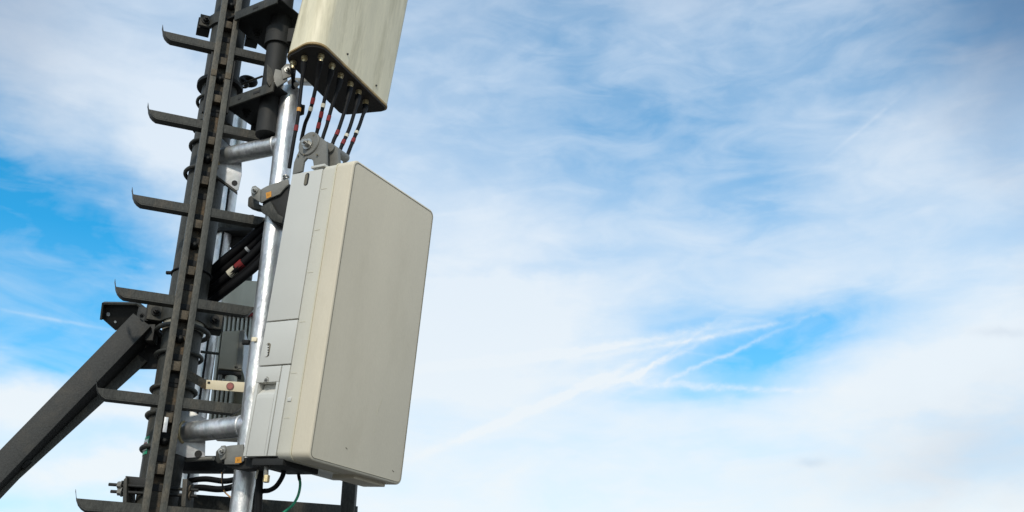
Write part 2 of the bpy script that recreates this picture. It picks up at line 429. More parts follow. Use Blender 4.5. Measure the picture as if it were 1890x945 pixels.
# clamps with two bolted ears around the mast
def pipe_clamp(zc, hh, label, ear, tilt=0):
    t = thing('pipe_clamp', at_mast(zc), label, 'clamp', 'bolted clamps round the mast')
    r = Vector((math.cos(.38), math.sin(.38), 0)); n = Vector((r.y, -r.x, 0))
    mb = MB()
    pts = []
    k = 18
    for i in range(k + 1):
        a = PI * i / k
        pts.append(-r * math.cos(a) * (MR + .008) + n * math.sin(a) * (MR + .008))
    inner = [p * (MR + .001) / (MR + .008) for p in pts]
    e = .006
    outl = [-r * (MR + ear)] + [-r * (MR + ear) + n * e * 1.5] + [-r * (MR + .012) + n * e * 1.5] + [p for p in pts if p.dot(n) > .014] + [r * (MR + .012) + n * e * 1.5, r * (MR + ear) + n * e * 1.5, r * (MR + ear)]
    inn = [r * (MR + .001)] + inner[::-1][1:-1] + [-r * (MR + .001)]
    base = at_mast(zc - hh / 2)
    mb.poly([base + p for p in outl + inn], Z * hh, 0)
    part('half_shell', mb, 'steel', t)
    for sgn in (-1, 1):
        part('rear_ear', MB().box(at_mast(zc) + r * sgn * (MR + ear / 2 + .004) - n * .03, r * (ear / 2), n * .022, Z * hh / 2, .002), 'black', t)
    for sgn in (-1, 1):
        boltset(t, at_mast(zc) + r * sgn * (MR + ear * .55) + n * .0095, n, .009, .010, m='black')
    return t
pipe_clamp(zpix(425, 33, 2.66), .042, 'upper dark bolted clamp gripping the mast at the top edge of the photo', .040)
pipe_clamp(zpix(342, 572, 2.66), .050, 'lower dark bolted clamp gripping the mast beside the top of the diagonal brace', .048)

# ------------------------------------------------------------------ climbing ladder (single central rail)
LA = .38
r = Vector((math.cos(LA), math.sin(LA), 0)); n = Vector((r.y, -r.x, 0))     # n faces the photographer
LO = Vector((-.9076, 2.57836, 0)); RW = .060; RUNG_Z = 1.9545 + CZ; SP = .28
LC = LO + r * RW / 2
lad = thing('climbing_ladder', LC, 'dark weathered single-rail climbing ladder with hooked rungs running up the mast', 'ladder')
for s0, s1 in ((0, .0175), (RW - .0175, RW)):
    c = LO + r * (s0 + s1) / 2
    mb = MB(); mb.box(c + Z * 2.25 - n * .003, r * (s1 - s0) / 2, n * .003, Z * 2.2, .001)
    side = LO + r * (s0 if s0 == 0 else s1) - r * (.0025 if s0 else -.0025)
    mb.box(side + Z * 2.25 - n * .021, r * .0024, n * .0149, Z * 2.2, 0)
    part('rail', mb, 'rail', lad)
part('rail_web', MB().box(LC + Z * 2.25 - n * .0385, r * (RW / 2 - .001), n * .0022, Z * 2.2, 0), 'web', lad)
# rail joint: two pale splice ends
for px, py in ((396, 134), (420, 140)):
    q = PD(px, py, LO, n)
    s = (q - LO).dot(r); s = .009 if s < .03 else RW - .009
    part('rail_joint', MB().box(LO + r * s + Z * q.z + n * .001, r * .0082, n * .0012, Z * .011, .0006), 'rust', lad)
# arms
def arm_mesh(sgn):
    mb = MB()
    s0 = (RW / 2); L1 = .128 + RW / 2; L2 = L1 + .0245
    H = .023; f = -.004       # front face set a little behind the rail face
    y0 = n * f
    up = [r * sgn * s0, r * sgn * L2, r * sgn * (L1 + .018) - Z * (H - .014), r * sgn * (L1 + .010) - Z * (H - .006), r * sgn * L1 - Z * H, r * sgn * s0 - Z * H]
    mb.poly([p + y0 + n * .0005 for p in up], -n * .004, 0)
    # bottom flange that curls up at the end into a hook
    prof = []
    path = [(s0, -H), (L1, -H), (L1 + .010, -H + .006), (L1 + .018, -H + .014), (L1 + .0245, -H + .026), (L1 + .029, -H + .045)]
    th = [.004, .004, .004, .0038, .003, .0012]
    lo = [r * sgn * s + Z * (z - t_) for (s, z), t_ in zip(path, th)]
    hi = [r * sgn * s + Z * z for (s, z) in path][::-1]
    hi[0] = hi[0] + r * sgn * .001
    wpts = [p + y0 for p in lo + hi]
    mb.poly(wpts, -n * .026, 0)
    return mb
arms = {}
for i in range(-3, 13):
    zt = RUNG_Z - SP * i
    if zt < .15 or zt > 4.4: continue
    for sgn in (-1, 1):
        if sgn not in arms:
            mb = arm_mesh(sgn)
            for v in mb.bm.verts: v.co += LC + Z * zt
            arms[sgn] = part('rung', mb, 'steel', lad); arms[(sgn, 'z')] = zt
        else:
            dup(arms[sgn], (0, 0, zt - arms[(sgn, 'z')]))
# what sits in the channel between the two rails: catch blocks, dark slots, round bolt heads
cb_ = sl_ = bh_ = None
zz0 = RUNG_Z
for i in range(-4, 22):
    zc = RUNG_Z - .14 * i
    if zc < .2 or zc > 4.3: continue
    for dz, kind in ((-.052, 'block'), (-.095, 'slot'), (-.020, 'slot')):
        z = zc + dz + .004 * math.sin(i * 2.3)
        if kind == 'block':
            if cb_ is None: cb_ = (part('catch_block', MB().box(LC - n * .024 + Z * z, r * .0115, n * .011, Z * .013, .002), 'rust', lad), z)
            else: dup(cb_[0], (0, 0, z - cb_[1]))
        else:
            if sl_ is None: sl_ = (part('catch_slot', MB().box(LC - n * .0355 + Z * z, r * .0125, n * .0012, Z * .0085, .0008), 'groove', lad), z)
            else: dup(sl_[0], (0, 0, z - sl_[1]))
    if i % 2 == 1:
        z = zc + .028
        if bh_ is None:
            b_ = MB(); b_.tube([LC - n * .036 + Z * z, LC - n * .030 + Z * z, LC - n * .022 + Z * z, LC - n * .017 + Z * z], [.011, .0115, .009, .003], 18)
            bh_ = (part('bolt_head', b_, 'black', lad), z)
        else: dup(bh_[0], (0, 0, z - bh_[1]))
q = PD(307, 783, LO, n)
part('galvanised_tab', MB().box(LC - n * .006 + Z * q.z - r * .004, r * .005, n * .002, Z * .020, .001), 'plate', lad)
# black strips paint the dark of narrow gaps beside the overlapping rails
for px0, py0, px1, py1 in ((401, 95, 379, 205), (430, 110, 414, 205)):
    a, b = PD(px0, py0, LO, n), PD(px1, py1, LO, n)
    s = -.004 if px0 < 410 else RW + .004
    zz = (a.z + b.z) / 2
    part('gap_strip', MB().box(LO + r * s + Z * zz - n * .012, r * .0028, n * .006, Z * abs(a.z - b.z) / 2, .0008), 'black', lad)
# standoff brackets to the mast
for zt in (3.35, 2.5, 1.5, .6):
    part('standoff', MB().box(LC - n * .06 + Z * zt, r * .02, n * .028, Z * .02), 'black', lad)

# ------------------------------------------------------------------ second dark pole and its two channel arms
PX = Vector((-.7231, 2.60, 0)); PR = .032
zb = zpix(490, 250, 2.6)
pole = thing('support_pole', Vector((PX.x, PX.y, zb)), 'short black steel pole hung beside the mast just left of the upper antenna', 'pole')
part('tube', MB().cyl(Vector((PX.x, PX.y, zb)), Vector((PX.x, PX.y, 4.5)), PR, 36), 'black', pole)
part('collar', MB().ring(Vector((PX.x, PX.y, zpix(520, 62, 2.58))), Z, PR + .003, .0055), 'black', pole)

def channel_arm(z0, wid, label, slots, hgt):
    a = Vector((MX.x, MX.y, z0)); b = Vector((PX.x, PX.y, z0)); d = (b - a).normalized(); s = Vector((d.y, -d.x, 0))   # s faces the photographer
    t = thing('channel_arm', (a + b) / 2, label, 'bracket', 'channel arms between mast and pole')
    p0, p1 = a + d * (MR + .022) - s * .012, b + d * (PR + .03) - s * .012; cut = d * .020
    L = (p1 - p0).length
    part('plate', MB().box((p0 + p1) / 2 + s * .0, d * L / 2, s * wid / 2, Z * .003), 'black', t)  # black here puts the shade of the channel's underside into its colour
    f = (p0 + p1) / 2 + s * (wid / 2 + .003) - Z * .010
    fl = part('front_flange', MB().box(f + cut, d * (L / 2) - cut, s * .003, Z * hgt / 2), 'steel', t)
    part('rear_flange', MB().box(f - s * (wid + .006), d * L / 2, s * .003, Z * hgt / 2), 'black', t)
    for u, w in slots:
        part('slot', MB().box(f + d * u * L + s * .0035, d * w, s * .0008, Z * .0045, .0008), 'groove', fl)
    for u in (-.3, 0.05, .3):
        boltset(t, (p0 + p1) / 2 + d * u * L - Z * .003, -Z, .009, .012, m='black')
    return t
channel_arm(zpix(485, 190, 2.62), .13, 'lower slotted channel arm joining mast and black pole under the antenna', [(-.12, .006), (.20, .013)], .034)
channel_arm(zpix(500, 42, 2.62), .19, 'upper dark channel arm between mast and black pole at the top edge', [(.10, .010)], .032)
# clamp ear and cable loop by the black pole
t = thing('pole_clamp', P(500, 140, 2.56), 'grey angled clamp with a round bolted ear beside the black pole below the antenna', 'clamp')
nn_ = Vector((.25, -.97, 0)).normalized()
o_ = P(520, 140, 2.53)
def pd(px, py, org=o_, nn=nn_): return PD(px, py, org, nn)
part('strap', MB().poly([pd(*p) for p in ((508, 127), (528, 132), (531, 148), (512, 160), (503, 150))], -nn_ * .006, .001), 'bracket', t)
part('ear', MB().poly([pd(*p) + nn_ * .004 for p in ((519, 128), (528, 119), (537, 119), (541, 128), (540, 141), (522, 147))], -nn_ * .006, .001), 'bracket', t)
part('flange', MB().poly([pd(*p) + nn_ * .002 for p in ((493, 119), (502, 128), (506, 148), (497, 160), (492, 150))], -nn_ * .03, .001), 'steel', t)
boltset(t, pd(531, 131) + nn_ * .004, nn_, .007, .008)
t = thing('cable_loop', P(458, 148, 2.80), 'small black cable coil with a light rod seen between mast and black pole', 'cable')
part('coil', MB().ring(P(458, 150, 2.80), Vector((.3, -.8, .5)), .020, .011), 'cable', t)
part('rod', MB().cyl(P(444, 156, 2.76), P(484, 141, 2.70), .0035, 10), 'steel', t)
part('shackle', MB().ring(P(452, 158, 2.76), Vector((0, -1, .3)), .010, .0035), 'steel', t)

# ------------------------------------------------------------------ galvanised stand-off frame
GX = Vector((-.6682, 2.60, 0)); GR = .0285
zt = zpix(534, 166, 2.6)
gal = thing('pipe_bracket', Vector((GX.x, GX.y, 1.9)), 'bright galvanised upright pipe held off the mast by two welded pipe arms and plates', 'pipe frame')
part('upright', MB().hollow(Vector((GX.x, GX.y, 1.75)), Vector((GX.x, GX.y, zt)), GR, .004, 48), 'galv', gal)
part('end_cap', MB().cyl(Vector((GX.x, GX.y, zt - .006)), Vector((GX.x, GX.y, zt - .002)), GR - .004, 32), 'plate', gal)
for (ax, ay), (bx, by), rad in (((404, 293), (512, 266), .0275), ((338, 799), (447, 785), .0275)):
    A = P(ax, ay, 2.67); B = Vector((GX.x, GX.y, 0)) + Z * P(bx, by, 2.6).z
    A.z = B.z + (A.z - B.z) * .6
    d = (B - A).normalized()
    arm = part('arm', MB().cyl(A, B - d * .006, rad, 40), 'galv', gal)
    part('weld', MB().ring(A + d * .006, d, rad, .0045, 30, 8), 'brass', arm)
    part('weld', MB().ring(B - d * GR * 1.02, d, rad * .93, .004, 30, 8), 'plate', arm)
gn = Vector((.12, -.985, -.12)).normalized()
go_ = P(405, 300, 2.66)
def gp(px, py, off=0): return PD(px, py, go_, gn) + gn * off
up_ = [(399, 250), (408, 254), (430, 275), (446, 290), (446, 322), (440, 350), (433, 352), (398, 322)]
pl = part('gusset_plate', MB().poly([gp(*p) for p in up_], -gn * .005, .001), 'plate', gal)
part('bolt_hole', MB().tube([gp(433, 338, .0008), gp(433, 338, .0016)], .0085, 20), 'groove', pl)
part('edge_flange', MB().poly([gp(397, 322, .003), gp(437, 352, .003), gp(437, 356, .003), gp(397, 326, .003)], -gn * .02, 0), 'steel', gal)
go2 = P(340, 800, 2.66)
def gq(px, py, off=0): return PD(px, py, go2, gn) + gn * off
lo_ = [(328, 752), (352, 757), (383, 775), (384, 790), (379, 812), (378, 843), (346, 845), (322, 836), (322, 815)]
pl = part('gusset_plate', MB().poly([gq(*p) for p in lo_], -gn * .005, .001), 'plate', gal)
part('bolt_hole', MB().tube([gq(366, 838, .0008), gq(366, 838, .0016)], .0095, 20), 'groove', pl)

# ------------------------------------------------------------------ rear galvanised pipe, its dark clamp
RX = Vector((-.934, 3.0, 0)); RX.x = P(413, 435, 3.0).x
rear = thing('rear_pipe', Vector((RX.x, RX.y, 0)), 'pale galvanised pipe with a dark cable strapped to it behind the mast', 'pipe')
part('tube', MB().cyl(RX + Z * 0, RX + Z * zpix(452, 215, 3.0), .0245, 36), 'galv', rear)
part('strapped_cable', MB().tube([RX + Vector((.006, -.028, .1)), RX + Vector((.004, -.028, 2)), RX + Vector((.006, -.028, 2.9)), RX + Vector((.002, -.028, 3.4))], .0035, 8, 4), 'cable', rear)
t = thing('rear_clamp', P(430, 412, 2.96), 'broad dark half-shell clamp on the rear pipe just behind the third rung', 'clamp')
c0 = RX + Z * zpix(420, 410, 2.97)
part('shell', MB().cyl(c0 - Z * .022, c0 + Z * .035, .034, 30), 'steel', t)
part('jaw', MB().box(c0 + Vector((.055, -.005, .006)), (.040, 0, 0), (0, .018, 0), Z * .026, .003), 'steel', t)
part('rim', MB().box(c0 + Vector((.035, -.008, -.026)), (.066, 0, 0), (0, .024, 0), Z * .006, .003), 'black', t)
boltset(t, c0 + Vector((.060, -.024, .004)), (0, -1, 0), .009, .012)
# black boxy fitting on rear mount right of clamp
part('rear_block', MB().box(P(446, 446, 3.04), (.035, 0, 0), (0, .03, 0), Z * .022, .004), 'black', t)

# ------------------------------------------------------------------ thick feeder cables crossing behind the frame
fam = 'black feeder cables crossing from frame to mast'
fc = [((500, 405), (452, 448), (405, 487), (372, 520), 'uppermost black feeder cable of the diagonal bundle behind the bright pipe'),
      ((502, 418), (458, 460), (412, 500), (374, 534), 'second black feeder cable of the diagonal bundle, with a small pale mark'),
      ((504, 430), (464, 472), (418, 512), (374, 548), 'third black feeder cable of the diagonal bundle, banded with red and cream tape'),
      ((506, 442), (470, 482), (424, 522), (376, 560), 'fourth black feeder cable in the diagonal bundle, below the taped one'),
      ((508, 452), (474, 490), (428, 528), (378, 566), 'lowest black feeder cable of the diagonal bundle')]
for i, (a, b, c, d, lb) in enumerate(fc):
    y0 = 2.70 + .012 * (i % 2)
    A, B, C_, D = P(*a, y0 - .03), P(*b, y0), P(*c, y0 + .03), P(*d, y0 + .08)
    t = thing('feeder_cable', B, lb, 'cable', fam)
    part('sheath', MB().tube([A, B, C_, D], .0125, 12, 6), 'cable', t)
    if i == 2:
        for px, py, m_ in ((437, 489, 'red'), (424, 506, 'white')):
            q = P(px, py, y0 - .012); dd = (P(*c, y0 + .03) - P(*b, y0)).normalized()
            # centre the band on the sheath
            tt = (q - B).dot(dd); cc = B + dd * tt
            part('tape_band', MB().cyl(cc - dd * .012, cc + dd * .012, .0140, 18), m_, t)
    if i == 1:
        dd = (P(*c, y0 + .03) - P(*b, y0)).normalized(); part('tape_band', MB().cyl(B + dd * -.004, B + dd * .004, .0133, 16), 'pale', t)

# ------------------------------------------------------------------ rear remote unit
ru = thing('remote_radio', P(440, 650, 3.08), 'grey finned remote radio unit hanging on the rear pipe behind the mast', 'radio unit')
yb = 3.06
def rp(px, py, y=yb): return P(px, py, y)
A, B = rp(413, 516), rp(492, 519); C_, D = rp(486, 578), rp(406, 573)
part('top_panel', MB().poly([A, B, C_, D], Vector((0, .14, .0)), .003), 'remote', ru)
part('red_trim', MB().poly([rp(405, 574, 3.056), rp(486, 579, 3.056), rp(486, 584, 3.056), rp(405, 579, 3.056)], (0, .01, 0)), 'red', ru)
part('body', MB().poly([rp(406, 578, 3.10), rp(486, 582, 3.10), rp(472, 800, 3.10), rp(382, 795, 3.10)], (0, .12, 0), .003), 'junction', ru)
fin0 = None
for i in range(11):
    x0, x1 = 407 + i * 7.8, 383 + i * 8.4
    a, b = rp(x0, 580, 3.065), rp(x1, 795, 3.065)
    mb = MB(); mb.poly([a, a + Vector((.0065, 0, 0)), b + Vector((.0065, 0, 0)), b], (0, .034, 0), .001)
    if 5 <= i <= 6:   # gap in the fins on the lower half
        b = rp(x0 + (x1 - x0) * .35, 655, 3.065)
        mb = MB(); mb.poly([a, a + Vector((.0065, 0, 0)), b + Vector((.0065, 0, 0)), b], (0, .034, 0), .001)
    part('fin', mb, 'fin', ru)
part('cable_entry', MB().box(rp(447, 504, 3.10), (.028, 0, 0), (0, .03, 0), Z * .016, .004), 'black', ru)
part('gland', MB().cyl(rp(458, 505, 3.07), rp(460, 489, 3.07), .011, 16), 'black', ru)
part('bracket_rod', MB().bar(rp(452, 489, 3.05), rp(468, 489, 3.05), .006, .006), 'black', ru)
# junction box in front of the fins
jb = thing('junction_box', P(428, 650, 2.93), 'small warm grey junction box with a cable gland below, in front of the finned unit', 'box')
jr = Vector((math.cos(.25), math.sin(.25), 0)); jn = Vector((jr.y, -jr.x, 0)); jo = P(425, 650, 2.93)
def jp(px, py, off=0): return PD(px, py, jo, jn) + jn * off
mb = MB(); mb.poly([jp(*p) for p in ((411, 611), (450, 609), (446, 684), (403, 680))], -jn * .05, .004)
part('body', mb, 'junction', jb)
mb = MB(); mb.poly([jp(442, 611, .004), jp(452, 608, .004), jp(446, 680, .004), jp(436, 682, .004)], -jn * .012, .003); part('lid_edge', mb, 'bracket', jb)
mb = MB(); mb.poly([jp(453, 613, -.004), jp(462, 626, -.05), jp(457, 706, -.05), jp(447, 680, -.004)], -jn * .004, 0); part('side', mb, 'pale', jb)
mb = MB(); mb.poly([jp(402, 682, -.002), jp(446, 686, -.002), jp(446, 692, -.002), jp(402, 690, -.002)], -jn * .045, .002); part('base', mb, 'black', jb)
c0 = jp(427, 692, -.02); part('gland', MB().tube([c0, c0 - Z * .02, c0 - Z * .03], [.018, .018, .012], 20), 'remote', jb)
c0 = jp(407, 688, -.01); part('plug', MB().cyl(c0, c0 - Z * .03, .006, 14), 'bracket', jb)
part('latch', MB().box(jp(436, 678, .003), jr * .005, jn * .002, Z * .0015, 0), 'groove', jb)
part('hanger', MB().bar(jp(370, 647, -.01), jp(404, 651, -.01), .006, .01), 'steel', jb)
# black cable tie on the bright pipe
t = thing('cable_tie', P(459, 634, 2.57), 'black cable tie head on the left edge of the bright pipe', 'cable tie')
zc = zpix(459, 634, 2.6)
part('band', MB().ring(GX + Z * zc, Z, GR + .002, .0025, 36, 8, PI * .0, PI * 1.2), 'cable', t)
part('head', MB().box(GX + Vector((-GR - .008, -.008, zc)), (.010, 0, 0), (0, .006, 0), Z * .006, .002), 'cable', t)
part('tag', MB().box(GX + Vector((-.010, -GR - .003, zc)), (.007, 0, 0), (0, .001, 0), Z * .006, .0005), 'cream', t)

# ------------------------------------------------------------------ marker plate on its rusty strap
t = thing('marker_plate', P(415, 712, 2.72), 'cream marker plate with a faded red disc on a brown strap right of the mast', 'sign')
tn = Vector((.10, -.93, -.15)).normalized(); to_ = P(416, 712, 2.70)
def tp(px, py, off=0): return PD(px, py, to_, tn) + tn * off
part('plate', MB().poly([tp(381, 701), tp(452, 705.5), tp(450.5, 724), tp(380, 718)], -tn * .003, .0006), 'cream', t)
c0 = tp(425, 713, .0004)
disc = part('disc', MB().tube([c0, c0 + tn * .0012], .0105, 28), 'pinkring', t)
part('disc_face', MB().tube([c0 + tn * .0008, c0 + tn * .0022], .0080, 28), 'rose', disc)
part('nick', MB().box(tp(385.5, 706, .0008), (.0035, 0, 0), tn * .0006, Z * .0025, 0), 'groove', t)
part('strap', MB().poly([P(334, 674, 2.64), P(382, 702, 2.70), P(380, 720, 2.70), P(334, 693, 2.64)], (0, .004, 0), .0008), 'web', t)

# ------------------------------------------------------------------ diagonal brace
br = thing('diagonal_brace', P(265, 600, 2.74), 'heavy dark twin-beam diagonal brace rising from lower left to the mast', 'brace')
def ext(a, b, k): return b + (b - a) * k
Y1, Y2 = 2.66, 2.62
a1, b1 = P(262, 590, Y1), P(0, 861, Y2)
e1 = ext(a1, b1, 1.0)
e1 = a1 + (b1 - a1) * ((a1.z - .02) / (a1.z - b1.z))
dd = (e1 - a1).normalized(); fn = Vector((.12, -.99, 0)); fn = (fn - dd * fn.dot(dd)).normalized(); wd = dd.cross(fn).normalized()
if wd.z < 0: wd = -wd
part('front_beam', MB().box((a1 + e1) / 2 - fn * .004, (e1 - a1) / 2, wd * .0315, fn * .004, .001), 'brace', br)
part('top_flange', MB().box((a1 + e1) / 2 - fn * .041 + wd * .0285, (e1 - a1) / 2, wd * .003, fn * .0325, .001), 'brace', br)
part('bottom_flange', MB().box((a1 + e1) / 2 - fn * .041 - wd * .0285, (e1 - a1) / 2, wd * .003, fn * .0325, .001), 'black', br)  # blacker than the front face: underside shade put into the colour
a2, b2 = P(262, 660, 2.74), P(0, 897, 2.66)
e2 = a2 + (b2 - a2) * ((a2.z - .02) / (a2.z - b2.z))
part('rear_beam', MB().box((a2 + e2) / 2, (e2 - a2) / 2, wd * .020, fn * .004, .001), 'rail', br)  # lighter steel colour makes up for the front beam's shade on it
part('rear_flange', MB().box((a2 + e2) / 2 - fn * .03 + wd * .016, (e2 - a2) / 2, wd * .003, fn * .025, .001), 'black', br)
for px, py in ((50, 858), (12, 893)):
    c = P(px, py, 2.67); part('batten', MB().box(c, dd * .012, wd * .005, fn * .02, .001), 'black', br)
# node plate, open tray with rim and two holes
kn = Vector((-.05, -.80, -.55)).normalized(); ko = P(225, 585, 2.74)
def kp(px, py, off=0): return PD(px, py, ko, kn) + kn * off
trp = [(192, 557), (256, 558), (273, 572), (262, 600), (213, 610), (188, 588)]
pl = part('node_plate', MB().poly([kp(*p) for p in trp], -kn * .004, .0006), 'black', br)
rim = MB()
for (x0, y0), (x1, y1) in zip(trp, trp[1:] + trp[:1]):
    a, b = kp(x0, y0), kp(x1, y1)
    if (x0, y0) in ((192, 557), (188, 588)) or (x0, y0) == (256, 558):
        inn = (kp(226, 582) - (a + b) / 2).normalized() * .005
        rim.poly([a, b, b + inn, a + inn], kn * .014, 0)
part('plate_rim', rim, 'steel', br)
for px, py, rr in ((200, 580, .0055), (213, 594, .0035)):
    part('plate_hole', MB().tube([kp(px, py, .0006), kp(px, py, .0012)], rr, 16), 'pale', pl)
part('gusset', MB().poly([P(*p, 2.745) for p in ((262, 575), (281, 600), (300, 610), (300, 680), (250, 680), (238, 660), (246, 628))], (.0, .008, 0), .001), 'black', br)
part('joint_plate', MB().poly([P(*p, 2.70) for p in ((256, 566), (270, 567), (277, 583), (277, 602), (262, 612), (250, 590))], (.0, .03, 0), .001), 'brace', br)
part('lug', MB().box(P(281, 618, 2.70), (.011, 0, 0), (0, .02, 0), Z * .024, .002), 'brace', br)
boltset(br, P(262, 582, 2.653), (0, -1, 0), .005, .006, m='black')
boltset(br, P(258, 642, 2.742), (0, -1, 0), .006, .008, m='steel')
part('tie_lug', MB().poly([P(*p, 2.735) for p in ((248, 664), (256, 655), (266, 663), (264, 668))], (0, .006, 0), 0), 'steel', br)

# ------------------------------------------------------------------ threaded-rod clamp at the foot of the picture
rc = thing('rod_clamp', P(290, 905, 2.70), 'dark clamp plates squeezed by threaded rods around the foot of the mast', 'clamp')
part('left_plate', MB().poly([P(*p, 2.64) for p in ((228, 885), (234, 879), (233, 952), (225, 952))], (0, .07, 0), .001), 'steel', rc)
part('channel', MB().poly([P(*p, 2.66) for p in ((231, 878), (276, 882), (274, 901), (232, 898))], (0, .06, 0), .002), 'black', rc)
part('channel_leg', MB().poly([P(*p, 2.67) for p in ((259, 899), (275, 900), (270, 935), (256, 930))], (0, .05, 0), .001), 'black', rc)
part('right_plate', MB().poly([P(*p, 2.63) for p in ((337, 884), (346, 884), (342, 935), (334, 935))], (0, .07, 0), .001), 'steel', rc)
rod0 = None
for (x0, y0), (x1, y1) in (((201, 894), (366, 905)), ((204.5, 907), (364, 916))):
    a, b = P(x0, y0, 2.655), P(x1, y1, 2.655)
    part('threaded_rod', MB().cyl(a, b, .0042, 12), 'black', rc)
    d = (b - a).normalized()
    for px, m_ in ((222, 'bracket'), (348, 'rust')):
        q = a + d * ((b - a).length * (px - x0) / (x1 - x0))
        mb = MB(); mb.hexa(q - d * .006, d, .0095, .009); mb.hexa(q + d * .003, d, .012, .003, 16); part('nut', mb, m_, rc)

# ------------------------------------------------------------------ dark beams at the foot
t = thing('cross_beam', P(385, 862, 2.80), 'dark horizontal beam from the mast to the bright pipe under the lower arm', 'beam')
part('channel', MB().bar(P(335, 858, 2.80), P(470, 858, 2.72), .040, .04, Z), 'black', t)
part('rod', MB().cyl(P(344, 849, 2.70), P(394, 846, 2.66), .0055, 14), 'bracket', t)
t = thing('frame_rail', P(500, 940, 2.9), 'dark steel rail along the bottom edge ending in an upright post under the beige unit', 'frame')
a, b = P(322, 930, 2.78), P(656, 953, 3.0)
part('rail', MB().bar(a, b, .05, .04, Z), 'steel', t)
q0, q1 = P(641, 960, 2.98), P(642, 860, 2.98)
q1.x = q0.x; q1.y = q0.y
part('post', MB().box((q0 + q1) / 2 + Z * .03, (.020, 0, 0), (0, .020, 0), Z * ((q1.z - q0.z) / 2 + .05), .004), 'steel', t)
part('post_cap', MB().box(q1 + Z * .02, (.023, 0, 0), (0, .023, 0), Z * .006, .001), 'black', t)

# ------------------------------------------------------------------ beige active antenna unit
S = .91
BW, BH, BD = .406 * S, .85 * S, .233 * S
rv = Vector((.12553, .0248, 1.04755)); Rm = Matrix.Rotation(rv.length, 3, rv.normalized())
bx, by, bz = Rm.col[0].copy(), Rm.col[1].copy(), Rm.col[2].copy()       # along the broad face, towards the back, up
BO = Vector((-.44672, 2.52946, 1.51813)) * S + Z * CZ - bz * BH      # bottom corner of the crease
def B(u, d, v): return BO + bx * u + by * d + bz * v
unit = thing('antenna_unit', B(BW / 2, BD / 2, 0), 'big beige weatherproof radio antenna box clamped to the bright galvanised pipe', 'antenna')
def rrect(w0, w1, h0, h1, rad, k=8, radii=None):
    pts = []
    rr_ = radii or (rad,) * 4
    for (cx, cy, a0), rr in zip((((w1 - rr_[0]), (h1 - rr_[0]), 0), ((w0 + rr_[1]), (h1 - rr_[1]), 90), ((w0 + rr_[2]), (h0 + rr_[2]), 180), ((w1 - rr_[3]), (h0 + rr_[3]), 270)), rr_):
        for i in range(k + 1):
            a = math.radians(a0 + 90 * i / k); pts.append((cx + rr * math.cos(a), cy + rr * math.sin(a)))
    return pts
def bprism(u0, u1, v0, v1, rad, d0, d1, bev=0, radii=None):
    mb = MB(); mb.poly([B(u, d0, v) for u, v in rrect(u0, u1, v0, v1, rad, 8, radii)], by * (d1 - d0), bev, 3); return mb
def loft(rings):
    """rings: list of (inset, d) sharing one rounded outline"""
    mb = MB(); R = []
    for ins, d in rings:
        rad = max(.004, .020 - ins)
        R.append([mb.bm.verts.new(B(u, d, v)) for u, v in rrect(ins, BW - ins, ins, BH - ins, rad)])
    N = len(R[0])
    for i in range(len(R) - 1):
        for k in range(N): mb.bm.faces.new((R[i][k], R[i][(k + 1) % N], R[i + 1][(k + 1) % N], R[i + 1][k]))
    mb.bm.faces.new(R[0]); mb.bm.faces.new(R[-1][::-1]); return mb
part('front_cover', loft([(.0055, 0.0), (.0030, .0004), (.0012, .0015), (.0003, .0035), (0, .006), (0, .053), (.0005, .0545)]), 'cover', unit)
# raised rim line round the broad face
rp_ = rrect(.0068, BW - .0068, .0068, BH - .0068, .014)
part('face_groove', MB().tube([B(u, -.0002, v) for u, v in rp_ + rp_[:1]], .0008, 6), 'seam', unit)
part('cover_bead', loft([(-.0012, .0548), (-.0018, .0565), (-.0012, .0585)]), 'lip', unit)
part('cover_band', loft([(.0015, .0588), (.0015, .098), (.005, .104)]), 'bandm', unit)
# hinge marks on the band
for v in (.10, .21, .34, .47, .585, .70):
    part('hinge_mark', MB().box(B(.0012, .088, v), by * .009, bx * .0004, bz * .0005, 0), 'lip', unit)
part('latch', MB().box(B(.0008, .088, .145), by * .006, bx * .0012, bz * .005, .0004), 'housing', unit)
# grey housing behind the cover
HI = .004; Hb, Ht = .010, BH - .012
hx0 = .006
housing = part('housing', bprism(hx0 + .0245, BW - .01, Hb, Ht, .012, .1045, BD, .002), 'housing', unit)
# left side of the housing: separate panels with real gaps (groove lines at heights v1, v2)
v2, v1 = Hb + (Ht - Hb) * .452, Hb + (Ht - Hb) * .298
def side_panel(d0, d1, va, vb, name='side_panel', m='housing', thick=.0045, off=0):
    return part(name, MB().box((B(hx0 + .0110 - off, (d0 + d1) / 2, (va + vb) / 2)), by * (d1 - d0) / 2, bx * .0135, bz * (vb - va) / 2, .0012), m, unit)
side_panel(.106, BD - .001, v2 + .0018, Ht)
side_panel(.106, BD - .001, v1 + .0018, v2 - .0018)
dd0 = .106 + (BD - .106) * .26
side_panel(.106, dd0 - .0017, Hb, v1 - .0018)
# handle door built round its recess
rv0, rv1 = .020, v1 - .042                       # recess from floor to ceiling
side_panel(dd0 + .0017, BD - .001, rv1, v1 - .0018, 'door_top')
side_panel(dd0 + .0017, dd0 + .009, Hb, rv1 - .0003, 'door_jamb')
side_panel(BD - .010, BD - .001, Hb, rv1 - .0003, 'door_jamb')
hd = MB()
x_in, x_out = hx0 + .0060, hx0 - .0022
hd.poly([B(hx0 + .018, dd0 + .0098, rv1 - .0005), B(hx0 + .017, dd0 + .0098, rv1 - .012), B(x_out + .001, dd0 + .0098, rv1 - .030), B(x_out, dd0 + .0098, rv1 - .040), B(x_out, dd0 + .0098, Hb), B(hx0 + .022, dd0 + .0098, Hb), B(hx0 + .022, dd0 + .0098, rv1 - .0005)], by * (BD - .0120 - dd0 - .0098), .0006)
part('handle_door', hd, 'housing', unit)
